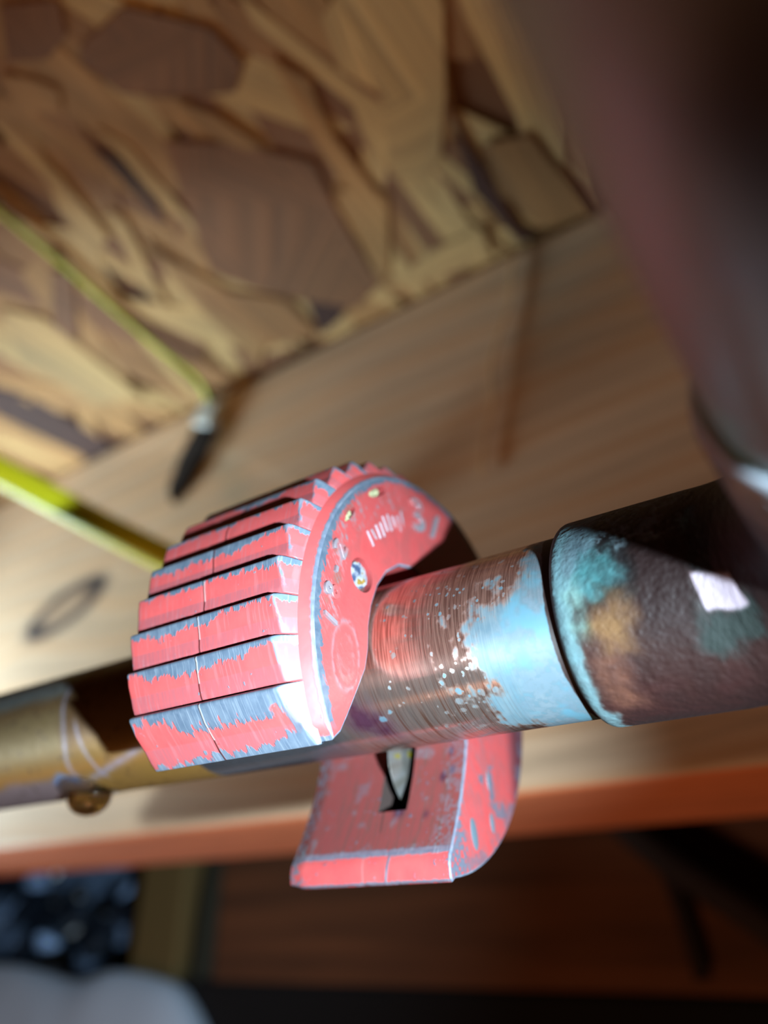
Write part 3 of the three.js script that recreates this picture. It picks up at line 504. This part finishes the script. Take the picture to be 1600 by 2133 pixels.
    { const dc = 2.2 + 1.05 * q, wd = 0.26 + 0.5 * (sc - 0.5) + (k === 0 ? 0.4 : 0); w = Math.max(w, sst(wd, wd - 0.2, Math.abs(d - dc - 0.1 + 0.6 * (f - 0.5))) * (k < 9 ? 0.9 : 0.5) * sst(0.12, 0.3, q)); }   // rubbed end
    w = Math.max(w, sst(28.3, 28.6, d + 0.5 * (f - 0.5)) * sst(0.35, 0.8, q));
    if (k === 0) { const lo = 0.10 + 0.16 * (n2 + sc - 0.8) + 0.25 * (f - 0.5) + 0.16 * sst(9, 3, d); w = Math.max(w, sst(lo + 0.02, lo - 0.02, q)); }
    w = Math.max(w, sst(0.78, 0.82, f) * 0.8);
    if (q > 0.985) w *= 0.6;
    const seam = Math.exp(-Math.pow((d - 15.6 - 0.12 * Math.sin(q * 4 + k)) / 0.12, 2)); if (w > 0.4) c = mixc(c, bare(f), w); else c = mixc(c, bare(f), w);
    c = mixc(c, k < 4 && q > 0.4 ? [216, 196, 190] : [96, 34, 34], seam * 0.75); h -= 0.5 * seam;
    r += (0.42 - r) * w; c = mixc(c, [222, 232, 246], w * sst(0.6, 0.8, fs) * 0.4); m = 0.25 * w * (1 - seam); h -= 0.22 * w;
    return { c, r, m, h };
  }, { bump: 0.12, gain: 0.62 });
  const RD = []; for (let d = 1.2; d < 5; d += 0.25) RD.push(d); for (let d = 5; d <= 27.4; d += 0.8) RD.push(d); RD.push(27.8, 28.1, 28.35, 28.5, 28.6);
  for (let k = 0; k < NR; k++) {
    const a0 = tips[k], a1 = tips[k + 1], sp = a1 - a0, base = k ? 30.2 - 0.09 * k : 28.6;
    const cross = [[a0 + 0.35, 26.4, 0], [a0 + 0.45, base - 0.25, 0.02], [a0 + 0.75, base, 0.06], [a0 + sp * 0.22, base + (31 - base) * 0.18, 0.2], [a0 + sp * 0.42, base + (31 - base) * 0.34, 0.41], [a0 + sp * 0.46, base + (31 - base) * 0.40, 0.46], [a0 + sp * 0.7, base + (31 - base) * 0.74, 0.7], [a1 - 1.5, 30.86, 0.86], [a1 - 0.8, 31.0, 0.93], [a1 - 0.3, 30.98, 0.97], [a1 + 0.0, 30.8, 0.985], [a1 + 0.2, 30.4, 0.99], [a1 + 0.4, 26.4, 1]];
    const rws = cross.map(([a, r, q], ci) => RD.map((d) => { let rr = Math.min(r, 27.5 + (d - 0.7) * 1.35); rr -= 0.12 * Math.exp(-Math.pow((d - 15.6) / 0.25, 2)) * (rr > 27 ? 1 : 0); if (d > 28) rr = Math.min(rr, r - (d - 28) * (d > 28.45 ? 4 : 1.1)); if (d >= 28.6) rr = Math.min(rr, 26.6); const p = pol(a, Math.max(26.2, rr)); return [FX - d, p[1], p[0]]; }));
    const g = gridGeo(rws, (i, j) => [(RD[j] - 1.2) / 27.5, (k + 0.004 + cross[i][2] * 0.992) / NR]);
    const endRow = cross.map(([a, r], i) => rws[i][RD.length - 1]); // close the left end
    const shp = cross.map(([a, r]) => new THREE.Vector2(...pol(a, Math.max(26.2, r - 0.7)))), tri = THREE.ShapeUtils.triangulateShape(shp, []), P = [], U = [], I = [];
    for (const p of shp) { P.push(FX - 28.55, p.y, p.x); U.push(0.98, (k + 0.2) / NR); } for (const [a, b, c] of tri) I.push(a, b, c);
    const cap = new THREE.BufferGeometry(); cap.setAttribute('position', new THREE.Float32BufferAttribute(P, 3)); cap.setAttribute('uv', new THREE.Float32BufferAttribute(U, 2)); cap.setIndex(I); cap.computeVertexNormals();
    part(k ? `rib_${String(k).padStart(3, '0')}` : 'rib', mergeGeometries([g, cap]), ribMat, t);
  }
  // raised writing on the face
  const font = await new FontLoader().loadAsync('fonts/droid/droid_sans_bold.typeface.json');
  const letterMat = paint(256, 256, (u, v) => { const f = fbm(u * 14, v * 14, 3, 4), w = sst(0.34, 0.5, f); return { c: mixc([240, 120, 120], [226, 214, 224], w), r: 0.4, m: 0.4 * w, h: f }; }, { bump: 0.05, gain: 0.34 });
  const glyph = (ch, ang, rr, size, squash = 1, label) => {
    const g = new TextGeometry(ch, { font, size, depth: 0.5, curveSegments: 6, bevelEnabled: true, bevelThickness: 0.08, bevelSize: 0.05, bevelSegments: 1 });
    g.computeBoundingBox(); const b = g.boundingBox; g.translate(-(b.min.x + b.max.x) / 2, 0, 0); g.scale(squash, 1, 1);
    // text x runs clockwise seen from the right: towards -z at the top; glyph up points outwards
    const a = ang * D2R, P = g.attributes.position, Nn = g.attributes.normal, up = [Math.cos(a), Math.sin(a)], rt = [-Math.sin(a), Math.cos(a)];
    for (let i = 0; i < P.count; i++) { const x = P.getX(i), y = P.getY(i), z = P.getZ(i), cz = CZ + up[0] * (rr + y) + rt[0] * x, cy = CY + up[1] * (rr + y) + rt[1] * x; P.setXYZ(i, FX + z - 0.12, cy, cz); const nx = Nn.getX(i), ny = Nn.getY(i), nz = Nn.getZ(i); Nn.setXYZ(i, nz, up[1] * ny + rt[1] * nx, up[0] * ny + rt[0] * nx); }
    const uv = g.attributes.uv; for (let i = 0; i < P.count; i++) uv.setXY(i, (P.getZ(i) + 10) / 40, (P.getY(i) + 10) / 40);
    part('raised_letter', g, letterMat, t, label);
  };
  glyph('/', -3.5, 23.4, 2.2); glyph('8', 5, 23.2, 2.6, 1); glyph('-', 12.5, 23.3, 2.4, 0.8); glyph('2', 20, 23.2, 2.6, 1);
  glyph('3', 79, 19.6, 5.2, 0.95); glyph('/', 92, 19.8, 4.6, 1);
  { // strokes too worn to read
    const R = rng(3), gs = []; for (let i = 0; i < 9; i++) { const a = (38 + i * 3.6) * D2R, l = 1.6 + R() * 1.1, g = new RoundedBoxGeometry(0.3, 0.32, l, 2, 0.1); g.rotateX(-a + (R() - 0.5) * 0.3); const r = 20.3 + R() * 0.7; g.translate(FX + 0.05, CY + r * Math.sin(a), CZ + r * Math.cos(a)); gs.push(g); }
    const g = mergeGeometries(gs), uv = g.attributes.uv; for (let i = 0; i < uv.count; i++) uv.setXY(i, (g.attributes.position.getZ(i) + 10) / 40, (g.attributes.position.getY(i) + 10) / 40);
    part('worn_lettering', g, letterMat, t, 'raised strokes rubbed away');
  }
  // pits and a filled screw hole in the lower jaw face
  for (const [z, y, a, b, rot] of [[-13.9, -20.6, 1.0, 2.3, 0.25], [-19.5, -18.6, 0.7, 1.5, 0.2], [-19, -12.8, 0.45, 1.6, 0.1]]) {
    const g = new THREE.SphereGeometry(1, 24, 12); g.scale(0.22, b, a); g.rotateX(rot); g.translate(FX - 0.08, y, z); part('chip', g, flat(0x5f6e78, 0.5, 0.4), t, 'bare metal chip');
  }
  // cutting wheel in the lower jaw
  {
    const prof = [[0.001, -1.15], [2.2, -1.15], [2.3, -1.4], [3.2, -1.4], [3.3, -1.0], [6.6, -0.95], [6.8, -0.8], [9.0, -0.04], [9.0, 0.04], [6.8, 0.8], [6.6, 0.95], [3.3, 1.0], [3.2, 1.4], [2.3, 1.4], [2.2, 1.15], [0.001, 1.15]].map((p) => new THREE.Vector2(...p));
    const g = new THREE.LatheGeometry(prof, 80); g.rotateZ(-Math.PI / 2); g.translate(-65.2, -8.35, -18.35);
    part('cutting_wheel', g, paint(256, 256, (u, v) => { const f = fbm(u * 60, v * 5, 2, 3), e = Math.abs(v - 0.5); let c = mixc([150, 142, 128], [196, 196, 196], f); c = mixc(c, [214, 196, 60], sst(0.68, 0.75, fbm(u * 20, v * 12, 9, 2))); return { c, r: 0.3, m: 0.7, h: f }; }, { bump: 0.03, gain: 0.4 }), t, 'steel cutting wheel with a bevelled edge');
    const ax = new THREE.CylinderGeometry(1.6, 1.6, 8, 20); ax.rotateZ(Math.PI / 2); ax.translate(-65.2, -8.35, -18.35); part('axle', ax, flat(0x8a8d92, 0.35, 0.8), t);
  }
}
renderer.render(scene, camera);
